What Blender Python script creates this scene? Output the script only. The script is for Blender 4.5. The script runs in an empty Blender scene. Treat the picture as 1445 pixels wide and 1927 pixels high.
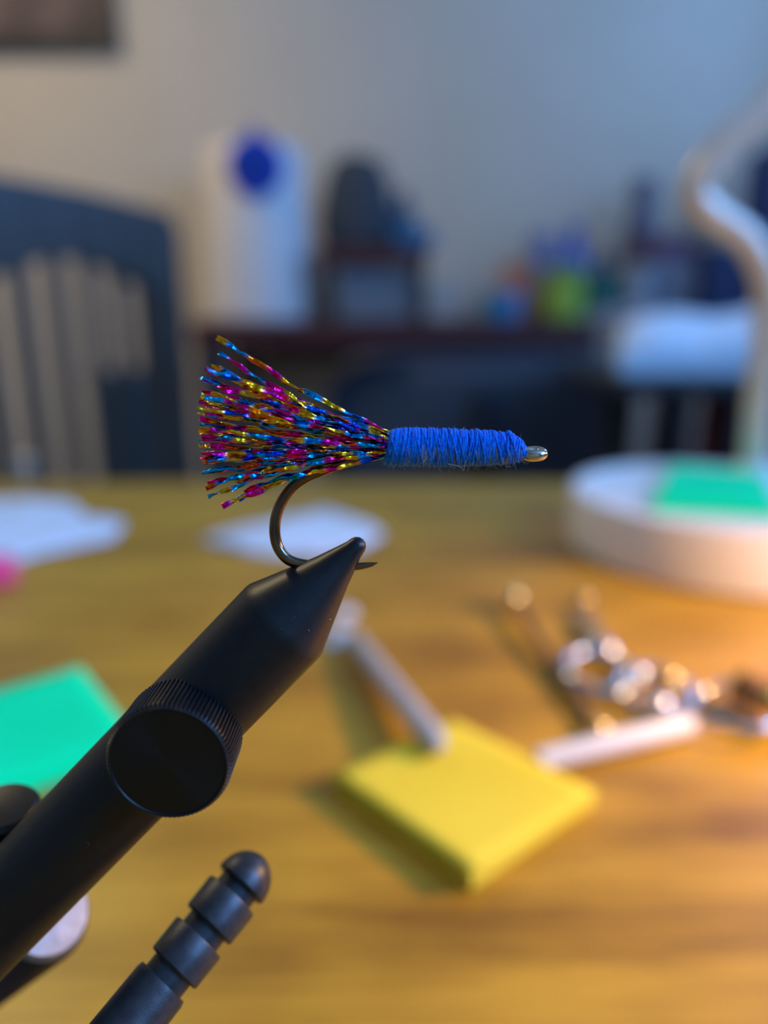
import bpy, bmesh, math, random
from mathutils import Vector, Matrix, noise
R = math.radians
random.seed(11)
scn = bpy.context.scene
C = scn.collection

# ------------------------------------------------------------------ camera
FPX = 1400.0                    # focal length in pixels of the 1445 x 1927 frame
ZT = 0.73                       # top of the tying table
CAM = Vector((0.0, 0.0, ZT + 0.14))
PITCH = R(15.5)
D0 = 0.08                       # distance to the fly
cam_d = bpy.data.cameras.new('camera')
cam = bpy.data.objects.new('camera', cam_d)
C.objects.link(cam)
cam.location = CAM
cam.rotation_euler = (R(90) - PITCH, 0, 0)
cam_d.sensor_fit = 'HORIZONTAL'
cam_d.sensor_width = 36.0
cam_d.lens = 36.0 * FPX / 1445.0
cam_d.clip_start = 0.005
cam_d.clip_end = 50
cam_d.dof.use_dof = True
cam_d.dof.focus_distance = D0 * 1.003
cam_d.dof.aperture_fstop = 8.8
scn.camera = cam

# ------------------------------------------------------------------ world, lights, exposure
scn.view_settings.view_transform = 'Standard'
scn.view_settings.look = 'None'
scn.view_settings.gamma = 1.0
scn.view_settings.use_curve_mapping = False
scn.view_settings.exposure = 0.0
w = bpy.data.worlds.new('world'); scn.world = w
w.use_nodes = True
w.node_tree.nodes['Background'].inputs[0].default_value = (0.30, 0.50, 1.0, 1)
w.node_tree.nodes['Background'].inputs[1].default_value = 1.0

def area_light(name, loc, rot, sx, sy, power, col, spread=180):
    d = bpy.data.lights.new(name, 'AREA'); d.shape = 'RECTANGLE'
    d.size, d.size_y, d.energy, d.color = sx, sy, power, col
    d.spread = R(spread)
    o = bpy.data.objects.new(name, d); C.objects.link(o)
    o.location = loc; o.rotation_euler = rot
    return o
# daylight in the two window openings of the right wall
area_light('window_daylight', (1.47, 1.80, 1.80), (0, R(90), 0), 1.00, 1.10, 24, (0.15, 0.40, 1.0))
area_light('window_daylight', (1.47, -0.30, 1.80), (0, R(90), 0), 1.00, 1.10, 74, (0.15, 0.42, 1.0))
# ceiling lamp (its glass dome is built below)
area_light('ceiling_lamp_light', (-1.15, 1.55, 2.355), (0, 0, 0), 0.26, 0.26, 14.5, (1.0, 0.80, 0.44))

# ------------------------------------------------------------------ picture geometry
FW = Vector((0, math.cos(PITCH), -math.sin(PITCH)))
UP = Vector((0, math.sin(PITCH), math.cos(PITCH)))
RT = Vector((1, 0, 0))
def ray(px, py):
    return FW + RT * ((px - 722.5) / FPX) + UP * ((963.5 - py) / FPX)
def at(px, py, Y):
    d = ray(px, py); return CAM + d * (Y / d.y)
def onz(px, py, z=ZT):
    d = ray(px, py); return CAM + d * ((z - CAM.z) / d.z)
TAU = R(8)
E2 = UP * math.cos(TAU) - FW * math.sin(TAU)       # "up" in the plane of the vise
NN = RT.cross(E2).normalized()                      # towards the viewer
C0 = CAM + ray(674, 850) * D0
S = D0 / FPX                                        # one picture pixel at the fly, in metres
def fp(px, py, dn=0.0):
    d = ray(px, py)
    t = ((C0 - CAM).dot(NN) + dn) / d.dot(NN)
    return CAM + d * t

# ------------------------------------------------------------------ materials
def mat(name, col, rough=0.5, metal=0.0, spec=0.5, **kw):
    m = bpy.data.materials.new(name); m.use_nodes = True
    b = m.node_tree.nodes['Principled BSDF']
    b.inputs['Base Color'].default_value = (*col, 1)
    b.inputs['Roughness'].default_value = rough
    b.inputs['Metallic'].default_value = metal
    b.inputs['Specular IOR Level'].default_value = spec
    for k, v in kw.items():
        b.inputs[k].default_value = v
    return m
def nodes_of(m):
    return m.node_tree.nodes, m.node_tree.links, m.node_tree.nodes['Principled BSDF']
def mottled(name, c1, c2, scale, rough=0.6, stretch=(1, 1, 1), bump=0.0, bscale=None, metal=0.0, detail=6, lo=0.35, hi=0.65, spec=0.5, **kw):
    """two colours mixed by noise, with fine relief"""
    m = mat(name, c1, rough, metal, spec, **kw); n, l, b = nodes_of(m)
    tc = n.new('ShaderNodeTexCoord'); mp = n.new('ShaderNodeMapping')
    mp.inputs['Scale'].default_value = stretch
    nz = n.new('ShaderNodeTexNoise'); nz.inputs['Scale'].default_value = scale; nz.inputs['Detail'].default_value = detail
    rp = n.new('ShaderNodeValToRGB')
    rp.color_ramp.elements[0].position = lo; rp.color_ramp.elements[0].color = (*c1, 1)
    rp.color_ramp.elements[1].position = hi; rp.color_ramp.elements[1].color = (*c2, 1)
    l.new(tc.outputs['Object'], mp.inputs['Vector']); l.new(mp.outputs['Vector'], nz.inputs['Vector'])
    l.new(nz.outputs['Fac'], rp.inputs['Fac']); l.new(rp.outputs['Color'], b.inputs['Base Color'])
    if bump:
        nb = n.new('ShaderNodeTexNoise'); nb.inputs['Scale'].default_value = bscale or scale * 4; nb.inputs['Detail'].default_value = 4
        bp = n.new('ShaderNodeBump'); bp.inputs['Strength'].default_value = bump; bp.inputs['Distance'].default_value = 0.001
        l.new(mp.outputs['Vector'], nb.inputs['Vector']); l.new(nb.outputs['Fac'], bp.inputs['Height']); l.new(bp.outputs['Normal'], b.inputs['Normal'])
    return m

def wood_material():
    m = mat('oak_veneer', (0.3, 0.17, 0.05), 0.42); n, l, b = nodes_of(m)
    tc = n.new('ShaderNodeTexCoord')
    mp = n.new('ShaderNodeMapping'); mp.inputs['Scale'].default_value = (2.2, 26, 26)
    nz = n.new('ShaderNodeTexNoise'); nz.inputs['Scale'].default_value = 2.2; nz.inputs['Detail'].default_value = 9; nz.inputs['Distortion'].default_value = 0.6
    mp2 = n.new('ShaderNodeMapping'); mp2.inputs['Scale'].default_value = (9, 260, 260)
    nz2 = n.new('ShaderNodeTexNoise'); nz2.inputs['Scale'].default_value = 3.0; nz2.inputs['Detail'].default_value = 5
    mp3 = n.new('ShaderNodeMapping'); mp3.inputs['Scale'].default_value = (5, 11, 11)
    nz3 = n.new('ShaderNodeTexNoise'); nz3.inputs['Scale'].default_value = 3.2; nz3.inputs['Detail'].default_value = 3
    rp = n.new('ShaderNodeValToRGB'); e = rp.color_ramp.elements
    e[0].position = 0.41; e[0].color = (0.230, 0.108, 0.006, 1)
    e[1].position = 0.62; e[1].color = (0.54, 0.305, 0.022, 1)
    k = e.new(0.5); k.color = (0.385, 0.205, 0.012, 1)
    a1 = n.new('ShaderNodeMath'); a1.operation = 'MULTIPLY_ADD'; a1.inputs[1].default_value = 0.35; a1.inputs[2].default_value = 0.0
    a2 = n.new('ShaderNodeMath'); a2.operation = 'MULTIPLY_ADD'; a2.inputs[1].default_value = 0.30
    a3 = n.new('ShaderNodeMath'); a3.operation = 'MULTIPLY_ADD'; a3.inputs[1].default_value = 0.40
    for q in (mp, mp2, mp3): l.new(tc.outputs['Object'], q.inputs['Vector'])
    l.new(mp.outputs[0], nz.inputs['Vector']); l.new(mp2.outputs[0], nz2.inputs['Vector']); l.new(mp3.outputs[0], nz3.inputs['Vector'])
    l.new(nz.outputs['Fac'], a1.inputs[0]); l.new(nz2.outputs['Fac'], a2.inputs[0]); l.new(a1.outputs[0], a2.inputs[2])
    l.new(nz3.outputs['Fac'], a3.inputs[0]); l.new(a2.outputs[0], a3.inputs[2])
    l.new(a3.outputs[0], rp.inputs['Fac']); l.new(rp.outputs['Color'], b.inputs['Base Color'])
    bp = n.new('ShaderNodeBump'); bp.inputs['Strength'].default_value = 0.12; bp.inputs['Distance'].default_value = 0.0006
    l.new(nz2.outputs['Fac'], bp.inputs['Height']); l.new(bp.outputs['Normal'], b.inputs['Normal'])
    return m

M = {}
M['wall'] = mottled('wall_paint', (0.62, 0.515, 0.385), (0.65, 0.54, 0.41), 3, 0.85, bump=0.1, bscale=180)
M['ceiling'] = mottled('ceiling_paint', (0.60, 0.58, 0.55), (0.64, 0.62, 0.58), 4, 0.9)
M['carpet'] = mottled('carpet', (0.12, 0.10, 0.08), (0.17, 0.145, 0.12), 60, 0.95, bump=0.5)
M['trim'] = mottled('trim_paint', (0.62, 0.61, 0.58), (0.66, 0.65, 0.62), 8, 0.5)
M['wood'] = wood_material()
M['black_steel'] = mottled('black_oxide_steel', (0.004, 0.0045, 0.006), (0.007, 0.0075, 0.009), 900, 0.40, bump=0.05, bscale=5000, spec=0.42)
M['dark_steel'] = mottled('brushed_dark_steel', (0.040, 0.041, 0.045), (0.060, 0.060, 0.064), 700, 0.42, metal=0.65, bump=0.05, bscale=4000)
M['silver'] = mottled('satin_steel', (0.55, 0.56, 0.60), (0.66, 0.67, 0.70), 500, 0.34, metal=1.0)
M['grey_steel'] = mottled('grey_steel', (0.20, 0.21, 0.23), (0.28, 0.29, 0.31), 500, 0.5, metal=0.8)
M['chrome'] = mottled('chrome', (0.80, 0.80, 0.80), (0.86, 0.86, 0.86), 300, 0.08, metal=1.0)
M['brass'] = mottled('brass', (0.83, 0.57, 0.20), (0.88, 0.63, 0.25), 300, 0.09, metal=1.0)
M['hook'] = mottled('bronzed_hook_wire', (0.15, 0.095, 0.06), (0.21, 0.14, 0.09), 400, 0.2, metal=1.0)
M['eye'] = mottled('bright_eye_wire', (0.52, 0.45, 0.38), (0.60, 0.53, 0.45), 400, 0.18, metal=1.0)
M['thread'] = mottled('blue_thread', (0.0, 0.14, 0.80), (0.0, 0.27, 1.0), 2500, 0.6, bump=0.5, bscale=9000, spec=0.2)
M['core'] = mat('blue_underbody', (0.0, 0.03, 0.36), 0.8)
M['fuzz'] = mat('thread_fuzz', (0.16, 0.27, 0.62), 0.6, 0, 0.4)
M['fuzz_grey'] = mat('stray_fibre', (0.42, 0.36, 0.34), 0.6)
M['glue'] = mat('blue_varnish_bead', (0.0, 0.16, 0.75), 0.25)
M['red_fibre'] = mat('red_fibre', (0.20, 0.035, 0.02), 0.7)
M['dust'] = mat('dust_speck', (0.75, 0.70, 0.62), 0.7)
M['white_plastic'] = mottled('white_plastic', (0.80, 0.79, 0.77), (0.84, 0.83, 0.81), 30, 0.45)
M['off_white'] = mottled('off_white_enamel', (0.74, 0.67, 0.63), (0.78, 0.71, 0.67), 30, 0.55)
M['lamp_neck'] = mottled('satin_neck_lit_warm', (0.80, 0.66, 0.53), (0.85, 0.71, 0.58), 60, 0.33, metal=0.25)  # warm tint in the colour stands in for lamp light on the neck
M['paper'] = mottled('white_paper', (0.62, 0.74, 0.86), (0.67, 0.79, 0.90), 40, 0.8, bump=0.2)
M['green_note'] = mottled('green_paper', (0.0, 0.88, 0.38), (0.0, 0.94, 0.42), 20, 0.85, spec=0.1)
M['yellow_note'] = mottled('yellow_paper', (0.74, 0.60, 0.042), (0.78, 0.64, 0.056), 20, 0.85, spec=0.15)
M['pink'] = mottled('pink_rubber', (0.95, 0.06, 0.28), (1.0, 0.09, 0.33), 30, 0.6)
M['pen'] = mottled('grey_pen_barrel', (0.40, 0.41, 0.43), (0.46, 0.47, 0.49), 80, 0.4)
M['desk'] = mottled('dark_red_wood', (0.060, 0.014, 0.015), (0.10, 0.024, 0.022), 4, 0.5, stretch=(1, 8, 8))
M['chair_wood'] = mottled('dark_stained_wood', (0.036, 0.032, 0.028), (0.062, 0.054, 0.046), 5, 0.42, stretch=(6, 6, 1))
M['navy_mesh'] = mottled('navy_mesh', (0.055, 0.065, 0.085), (0.075, 0.085, 0.11), 300, 0.8)
M['navy_frame'] = mottled('navy_plastic', (0.010, 0.018, 0.040), (0.014, 0.024, 0.050), 40, 0.55)
M['dark_metal'] = mottled('dark_painted_metal', (0.013, 0.015, 0.02), (0.02, 0.022, 0.028), 60, 0.5)
M['bulb'] = mat('warm_diffuser', (1.0, 0.8, 0.55), 0.5, **{'Emission Color': (1.0, 0.62, 0.28, 1), 'Emission Strength': 9.0})
M['dome'] = mat('ceiling_dome', (1.0, 0.9, 0.75), 0.5, **{'Emission Color': (1.0, 0.78, 0.5, 1), 'Emission Strength': 4.0})

def plain(name, c, rough=0.6):
    return mottled(name, tuple(x * 0.9 for x in c), tuple(min(1, x * 1.08) for x in c), 25, rough)

# ------------------------------------------------------------------ mesh helpers
class MB:
    def __init__(self):
        self.v, self.f = [], []
    def add(self, vs, fs):
        o = len(self.v); self.v += [Vector(x) for x in vs]; self.f += [tuple(i + o for i in f) for f in fs]
        return self
    def box(self, c, s, rot=None):
        c = Vector(c); vs = []
        for x in (-.5, .5):
            for y in (-.5, .5):
                for z in (-.5, .5):
                    p = Vector((x * s[0], y * s[1], z * s[2]))
                    if rot is not None: p = rot @ p
                    vs.append(c + p)
        return self.add(vs, [(0, 1, 3, 2), (4, 6, 7, 5), (0, 4, 5, 1), (2, 3, 7, 6), (0, 2, 6, 4), (1, 5, 7, 3)])
    def tube(self, pts, rad, seg=12, cap=True, closed=False):
        pts = [Vector(p) for p in pts]; n = len(pts)
        if not hasattr(rad, '__len__'): rad = [rad] * n
        tan = []
        for i in range(n):
            a = pts[(i - 1) % n] if (closed or i > 0) else pts[i]
            b = pts[(i + 1) % n] if (closed or i < n - 1) else pts[i]
            tan.append((b - a).normalized())
        ref = Vector((0.0, 0.0, 1.0)) if abs(tan[0].z) < 0.9 else Vector((1.0, 0, 0))
        u = tan[0].cross(ref).normalized(); vs = []
        for i in range(n):
            u = (u - tan[i] * u.dot(tan[i])).normalized()
            q = tan[i].cross(u)
            for k in range(seg):
                a = 2 * math.pi * k / seg
                vs.append(pts[i] + (u * math.cos(a) + q * math.sin(a)) * rad[i])
        fs = []
        for i in range(n if closed else n - 1):
            j = (i + 1) % n
            for k in range(seg):
                k2 = (k + 1) % seg
                fs.append((i * seg + k, i * seg + k2, j * seg + k2, j * seg + k))
        if cap and not closed:
            fs.append(tuple(reversed(range(seg)))); fs.append(tuple((n - 1) * seg + k for k in range(seg)))
        return self.add(vs, fs)
    def lathe(self, o, axis, prof, seg=48, side=None, a0=0.0, a1=2 * math.pi):
        """profile of (radius, distance along axis); a partial turn is closed with a flat"""
        o = Vector(o); axis = Vector(axis).normalized()
        if side is None:
            side = axis.cross(Vector((0, 0, 1)) if abs(axis.z) < 0.9 else Vector((1, 0, 0)))
        u = (Vector(side) - axis * Vector(side).dot(axis)).normalized(); q = axis.cross(u)
        full = abs(a1 - a0 - 2 * math.pi) < 1e-6
        ns = seg if full else seg + 1
        vs = []
        for r, h in prof:
            for k in range(ns):
                a = a0 + (a1 - a0) * k / seg
                vs.append(o + axis * h + (u * math.cos(a) + q * math.sin(a)) * r)
        fs = []; n = len(prof)
        for i in range(n - 1):
            for k in range(seg):
                k2 = (k + 1) % ns
                fs.append((i * ns + k, i * ns + k2, (i + 1) * ns + k2, (i + 1) * ns + k))
            if not full:
                fs.append((i * ns + ns - 1, i * ns, (i + 1) * ns, (i + 1) * ns + ns - 1))
        fs.append(tuple(reversed(range(ns)))); fs.append(tuple((n - 1) * ns + k for k in range(ns)))
        return self.add(vs, fs)
    def prism(self, outline, d):
        """outline of points pushed along vector d"""
        n = len(outline); d = Vector(d)
        vs = [Vector(p) for p in outline] + [Vector(p) + d for p in outline]
        fs = [tuple(reversed(range(n))), tuple(range(n, 2 * n))]
        for i in range(n):
            j = (i + 1) % n; fs.append((i, j, n + j, n + i))
        return self.add(vs, fs)
    def build(self, name, m, parent=None, smooth=True, bevel=0.0, bseg=2, angle=40, sub=0, solid=0.0):
        off = Vector((0, 0, 0)); p = parent
        while p is not None:
            off += p.location; p = p.parent
        me = bpy.data.meshes.new(name)
        me.from_pydata([tuple(x - off) for x in self.v], [], self.f); me.update()
        bm = bmesh.new(); bm.from_mesh(me)
        bmesh.ops.remove_doubles(bm, verts=bm.verts, dist=1e-7)
        bmesh.ops.recalc_face_normals(bm, faces=bm.faces); bm.to_mesh(me); bm.free()
        o = bpy.data.objects.new(name, me); C.objects.link(o)
        me.materials.append(m)
        if parent is not None: o.parent = parent
        if solid:
            s = o.modifiers.new('solid', 'SOLIDIFY'); s.thickness = solid; s.offset = 0
        if bevel:
            b = o.modifiers.new('bevel', 'BEVEL'); b.width = bevel; b.segments = bseg; b.limit_method = 'ANGLE'; b.angle_limit = R(35)
        if sub:
            s = o.modifiers.new('sub', 'SUBSURF'); s.levels = sub; s.render_levels = sub
        if smooth:
            me.polygons.foreach_set('use_smooth', [True] * len(me.polygons))
            if not sub: me.set_sharp_from_angle(angle=R(angle))
        return o
def thing(name, label, cat, loc, group=None):
    o = bpy.data.objects.new(name, None); C.objects.link(o)
    o.empty_display_size = 0.02; o.location = loc
    return tag(o, label, cat, group)
def tag(o, label, cat, group=None):
    o['label'] = label; o['category'] = cat
    if group: o['group'] = group
    return o
def struct(o):
    o['kind'] = 'structure'; return o
def spline(pts, n=8):
    """Catmull-Rom through the points"""
    P = [Vector(p) for p in pts]; out = []
    for i in range(len(P) - 1):
        p0 = P[i - 1] if i else P[0] * 2 - P[1]; p1, p2 = P[i], P[i + 1]
        p3 = P[i + 2] if i + 2 < len(P) else P[-1] * 2 - P[-2]
        for k in range(n):
            t = k / n
            out.append(0.5 * ((2 * p1) + (p2 - p0) * t + (2 * p0 - 5 * p1 + 4 * p2 - p3) * t * t + (3 * p1 - p0 - 3 * p2 + p3) * t ** 3))
    out.append(P[-1]); return out

# ------------------------------------------------------------------ the room
X0, X1, Y0, Y1, ZC = -2.0, 1.42, -1.7, 2.62, 2.45
struct(MB().box(((X0 + X1) / 2, (Y0 + Y1) / 2, -0.05), (X1 - X0 + .4, Y1 - Y0 + .4, 0.1)).build('floor', M['carpet'], smooth=False))
struct(MB().box(((X0 + X1) / 2, (Y0 + Y1) / 2, ZC + 0.05), (X1 - X0 + .4, Y1 - Y0 + .4, 0.1)).build('ceiling', M['ceiling'], smooth=False))
struct(MB().box(((X0 + X1) / 2, Y1 + 0.05, ZC / 2), (X1 - X0 + .2, 0.1, ZC)).build('wall_back', M['wall'], smooth=False))
struct(MB().box(((X0 + X1) / 2, Y0 - 0.05, ZC / 2), (X1 - X0 + .2, 0.1, ZC)).build('wall_front', M['wall'], smooth=False))
struct(MB().box((X0 - 0.05, (Y0 + Y1) / 2, ZC / 2), (0.1, Y1 - Y0, ZC)).build('wall_left', M['wall'], smooth=False))
WINS = ((-0.85, 0.25), (1.25, 2.35)); WZ0, WZ1 = 1.30, 2.30
wr = MB()
wr.box((X1 + .05, (Y0 + Y1) / 2, WZ0 / 2), (0.1, Y1 - Y0, WZ0))
wr.box((X1 + .05, (Y0 + Y1) / 2, (WZ1 + ZC) / 2), (0.1, Y1 - Y0, ZC - WZ1))
for ya, yb in ((Y0, WINS[0][0]), (WINS[0][1], WINS[1][0]), (WINS[1][1], Y1)):
    wr.box((X1 + .05, (ya + yb) / 2, (WZ0 + WZ1) / 2), (0.1, yb - ya, WZ1 - WZ0))
struct(wr.build('wall_right', M['wall'], smooth=False))
for nm, c, s in (('baseboard_back', ((X0 + X1) / 2, Y1 - .008, .05), (X1 - X0, .016, .1)),
                 ('baseboard_left', (X0 + .008, (Y0 + Y1) / 2, .05), (.016, Y1 - Y0 - .04, .1)),
                 ('baseboard_right', (X1 - .008, (Y0 + Y1) / 2, .05), (.016, Y1 - Y0 - .04, .1))):
    struct(MB().box(c, s).build(nm, M['trim'], bevel=0.004))
gl = bpy.data.materials.new('window_glass'); gl.use_nodes = True
n_, l_ = gl.node_tree.nodes, gl.node_tree.links
mx = n_.new('ShaderNodeMixShader'); mx.inputs[0].default_value = 0.06
tr_ = n_.new('ShaderNodeBsdfTransparent'); gs_ = n_.new('ShaderNodeBsdfGlossy'); gs_.inputs['Roughness'].default_value = 0.02
l_.new(tr_.outputs[0], mx.inputs[1]); l_.new(gs_.outputs[0], mx.inputs[2]); l_.new(mx.outputs[0], n_['Material Output'].inputs[0])
for wi, (WY0, WY1) in enumerate(WINS):
    wm = (WY0 + WY1) / 2
    win = bpy.data.objects.new('window_%d' % (wi + 1), None); C.objects.link(win); win.location = (X1, wm, WZ0)
    struct(win)
    for c, s in (((X1 + .03, wm, WZ0 + .02), (.05, WY1 - WY0, .04)), ((X1 + .03, wm, WZ1 - .02), (.05, WY1 - WY0, .04)),
                 ((X1 + .03, WY0 + .02, (WZ0 + WZ1) / 2), (.05, .04, WZ1 - WZ0 - .08)), ((X1 + .03, WY1 - .02, (WZ0 + WZ1) / 2), (.05, .04, WZ1 - WZ0 - .08)),
                 ((X1 + .03, wm, (WZ0 + WZ1) / 2), (.04, .035, WZ1 - WZ0 - .08))):
        MB().box(c, s).build('window_frame', M['trim'], win, bevel=0.003)
    MB().box((X1 - .02, wm, WZ0 - .012), (.10, WY1 - WY0 + .1, .024)).build('window_sill', M['trim'], win, bevel=0.004)
    for y in (WY0 + (wm - WY0) / 2, WY1 - (WY1 - wm) / 2):
        MB().box((X1 + .026, y, (WZ0 + WZ1) / 2), (.004, (WY1 - WY0) / 2 - .06, WZ1 - WZ0 - .08)).build('pane', gl, win, smooth=False)
cl = thing('ceiling_lamp', 'round frosted glass ceiling lamp above the slatted chair', 'ceiling lamp', (-1.15, 1.55, ZC))
MB().lathe((-1.15, 1.55, ZC - .03), (0, 0, 1), [(.155, 0), (.16, .008), (.16, .03)], 40).build('mounting_ring', M['trim'], cl)
MB().lathe((-1.15, 1.55, ZC - .085), (0, 0, 1), [(.001, 0), (.05, .004), (.10, .017), (.135, .037), (.148, .055)], 40).build('glass_dome', M['dome'], cl)

# ------------------------------------------------------------------ the tying table
TX0, TX1, TY0 = -0.85, 0.85, -0.30
TY1 = onz(722, 907).y
tb = thing('tying_table', 'golden brown oak table carrying the vise, notes and lamp', 'table', ((TX0 + TX1) / 2, (TY0 + TY1) / 2, 0))
MB().box(((TX0 + TX1) / 2, (TY0 + TY1) / 2, ZT - .0125), (TX1 - TX0, TY1 - TY0, .025)).build('tabletop', M['wood'], tb, bevel=0.002)
for y in (TY0 + .06, TY1 - .06):
    MB().box(((TX0 + TX1) / 2, y, ZT - .065), (TX1 - TX0 - .2, .02, .08)).build('apron', M['wood'], tb, bevel=0.002)
for x in (TX0 + .07, TX1 - .07):
    MB().box((x, (TY0 + TY1) / 2, ZT - .065), (.02, TY1 - TY0 - .18, .08)).build('apron', M['wood'], tb, bevel=0.002)
    for y in (TY0 + .06, TY1 - .06):
        MB().box((x, y, (ZT - .025) / 2), (.055, .055, ZT - .025)).build('leg', M['wood'], tb, bevel=0.004)

# ------------------------------------------------------------------ the vise
AX = (fp(674, 1014) - fp(674 - 697, 1014 + 717)).normalized()      # along the jaws to the tip
PERP = NN.cross(AX).normalized()                                    # in the plane, across the jaws
tip = fp(677, 1016)
tip = tip - PERP * (4 * S)
HUB = tip - AX * 0.112                                              # the block that carries the shaft, out of frame
base_xy = HUB + Vector((-0.002, 0.0, 0))
vs = thing('fly_tying_vise', 'black steel fly tying vise gripping the blue fly by its hook', 'vise', (base_xy.x, base_xy.y, ZT))
RJ = 99 * S
prof_j = [(RJ, -0.112), (RJ, -222 * S), (RJ * .985, -212 * S), (RJ * .93, -200 * S), (RJ * .80, -170 * S), (RJ * .42, -82 * S), (20 * S, -22 * S), (17.5 * S, -9 * S), (14 * S, -2 * S), (8 * S, 3 * S), (0.4 * S, 5 * S)]
for sgn in (1, -1):
    MB().lathe(tip + NN * (sgn * 1.2 * S), AX, prof_j, 40, side=PERP, a0=0 if sgn > 0 else math.pi, a1=math.pi if sgn > 0 else 2 * math.pi).build('jaw', M['black_steel'], vs, angle=30)
# which half-turn lies towards the viewer does not matter: both halves together make the round bar

# the knurled tightening knob, its axis level and towards the viewer
KAX = (NN * math.cos(R(4)) - E2 * math.sin(R(4))).normalized()
kb = fp(348, 1376, RJ * 0.52)
kf = kb + KAX * (RJ * 1.18)
KR = 112 * S; KH = (kf - kb).length
# place so that front rim sits where it is seen
teeth = 84
mb = MB(); vsl = []; fsl = []
side = RT; u = (side - KAX * side.dot(KAX)).normalized(); q = KAX.cross(u)
rows = [(0.90, 0.0, 0), (1.0, 0.05, 0.4), (1.0, 0.08, 1), (1.0, 0.90, 1), (0.985, 0.945, 0.7), (0.955, 0.985, 0.15), (0.93, 1.0, 0)]
N4 = teeth * 4
for rr, hh, kk in rows:
    for i in range(N4):
        tt = (0.0, 0.0, 1.0, 1.0)[i % 4]
        r = KR * (rr - 0.05 * kk * (1 - tt)); a = 2 * math.pi * i / N4
        vsl.append(kb + KAX * (KH * hh) + (u * math.cos(a) + q * math.sin(a)) * r)
for j in range(len(rows) - 1):
    for i in range(N4):
        k = (i + 1) % N4
        fsl.append((j * N4 + i, j * N4 + k, (j + 1) * N4 + k, (j + 1) * N4 + i))
fsl.append(tuple(reversed(range(N4))))
mb.add(vsl, fsl)
knob = mb.build('knob', M['black_steel'], vs, angle=25)
knob['label'] = 'round knurled black tightening knob'
# turned front face: shallow concentric machining
mt = mat('turned_black_face', (0.022, 0.021, 0.022), 0.33, 0.7, 0.5)
n_, l_, b_ = nodes_of(mt)
tn = n_.new('ShaderNodeTangent'); tn.direction_type = 'RADIAL'; tn.axis = 'Z'
b_.inputs['Anisotropic'].default_value = 0.8; l_.new(tn.outputs[0], b_.inputs['Tangent'])
fm = bpy.data.meshes.new('knob_face'); bm = bmesh.new()
pr = [(0.0, -.02), (0.10, -.022), (0.3, -.024), (0.5, -.026), (0.7, -.028), (0.90, -.03), (0.91, -.012), (0.932, 0.0)]
rings = []
for rr, hh in pr:
    if rr == 0: rings.append([bm.verts.new((0, 0, hh * KH))]); continue
    rings.append([bm.verts.new((rr * KR * math.cos(2 * math.pi * i / 96), rr * KR * math.sin(2 * math.pi * i / 96), hh * KH)) for i in range(96)])
for j in range(len(rings) - 1):
    for i in range(96):
        k = (i + 1) % 96
        if len(rings[j]) == 1: bm.faces.new((rings[0][0], rings[1][i], rings[1][k]))
        else: bm.faces.new((rings[j][i], rings[j + 1][i], rings[j + 1][k], rings[j][k]))
bm.to_mesh(fm); bm.free()
fm.polygons.foreach_set('use_smooth', [True] * len(fm.polygons)); fm.set_sharp_from_angle(angle=R(30))
fm.materials.append(mt)
fo = bpy.data.objects.new('knob_face', fm); C.objects.link(fo); fo.parent = knob
fo.matrix_local = Matrix.Translation(kf - vs.location) @ Matrix((u, q, KAX)).transposed().to_4x4()
# screw under the knob
MB().lathe(kb - KAX * (RJ * .9), KAX, [(KR * .45, 0), (KR * .45, RJ * .95)], 24).build('screw', M['black_steel'], vs)

# rounded bar end behind the shaft, with a bright end face
bar_e = fp(88, 1716, -0.014)
bd = (AX + NN * 0.42).normalized()
MB().lathe(bar_e - bd * .055, bd, [(.0066, 0), (.0066, .0535), (.0062, .0545)], 40).build('pivot_bar', M['black_steel'], vs)
MB().lathe(bar_e - bd * .0006, bd, [(.0061, 0), (.0061, .0004), (.0056, .0010), (.0015, .0012)], 40).build('end_plate', M['grey_steel'], vs)
# small round cap with a bright neck above the shaft
cp = fp(14, 1543, -0.007)
cd = (E2 * 0.94 + NN * 0.30 + RT * 0.12).normalized()
MB().lathe(cp - cd * .010, cd, [(.0031, 0), (.0031, .0100)], 28).build('clamp_screw', M['silver'], vs)
MB().lathe(cp, cd, [(.0035, 0), (.0040, .0004), (.0040, .0020), (.0034, .0027), (.0015, .0029)], 36).build('clamp_cap', M['black_steel'], vs)
# ringed handle with a domed end, a little farther than the jaws
hA, hB = (452, 1665), (306, 1848)                     # seen ends of the ringed section
zA, zB = 0.0930, 0.0860
A3, B3 = CAM + ray(*hA) * zA, CAM + ray(*hB) * zB
hl = math.hypot(hA[0] - hB[0], hA[1] - hB[1]); hax = (A3 - B3).normalized()
def hrow(rpx, tpx):
    t = -tpx / hl; lam = (t / zB) / ((1 - t) / zA + t / zB)
    z = zA + (zB - zA) * lam
    return (rpx * z / FPX, -lam * (A3 - B3).length)
prof = [(56, -233.0), (44, -232), (44, -203), (53, -202), (56, -198), (56, -129), (54, -125), (42, -124), (42, -98), (52, -97), (55, -93), (55, -29), (53, -25), (40, -24), (40, -2), (50, -1)]
prof = [hrow(*p) for p in prof]
prof = [(prof[0][0], prof[0][1] - .060), (prof[0][0], prof[0][1] - .0006)] + [(prof[0][0] * .96, prof[0][1])] + prof[1:]
rd = 53 * zA / FPX
for k in range(0, 13):
    a = math.pi / 2 * k / 12
    prof.append((max(2e-5, rd * math.cos(a)), .0002 + rd * 1.12 * math.sin(a)))
MB().lathe(A3, hax, prof, 48).build('ringed_handle', M['dark_steel'], vs, angle=35)
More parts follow.
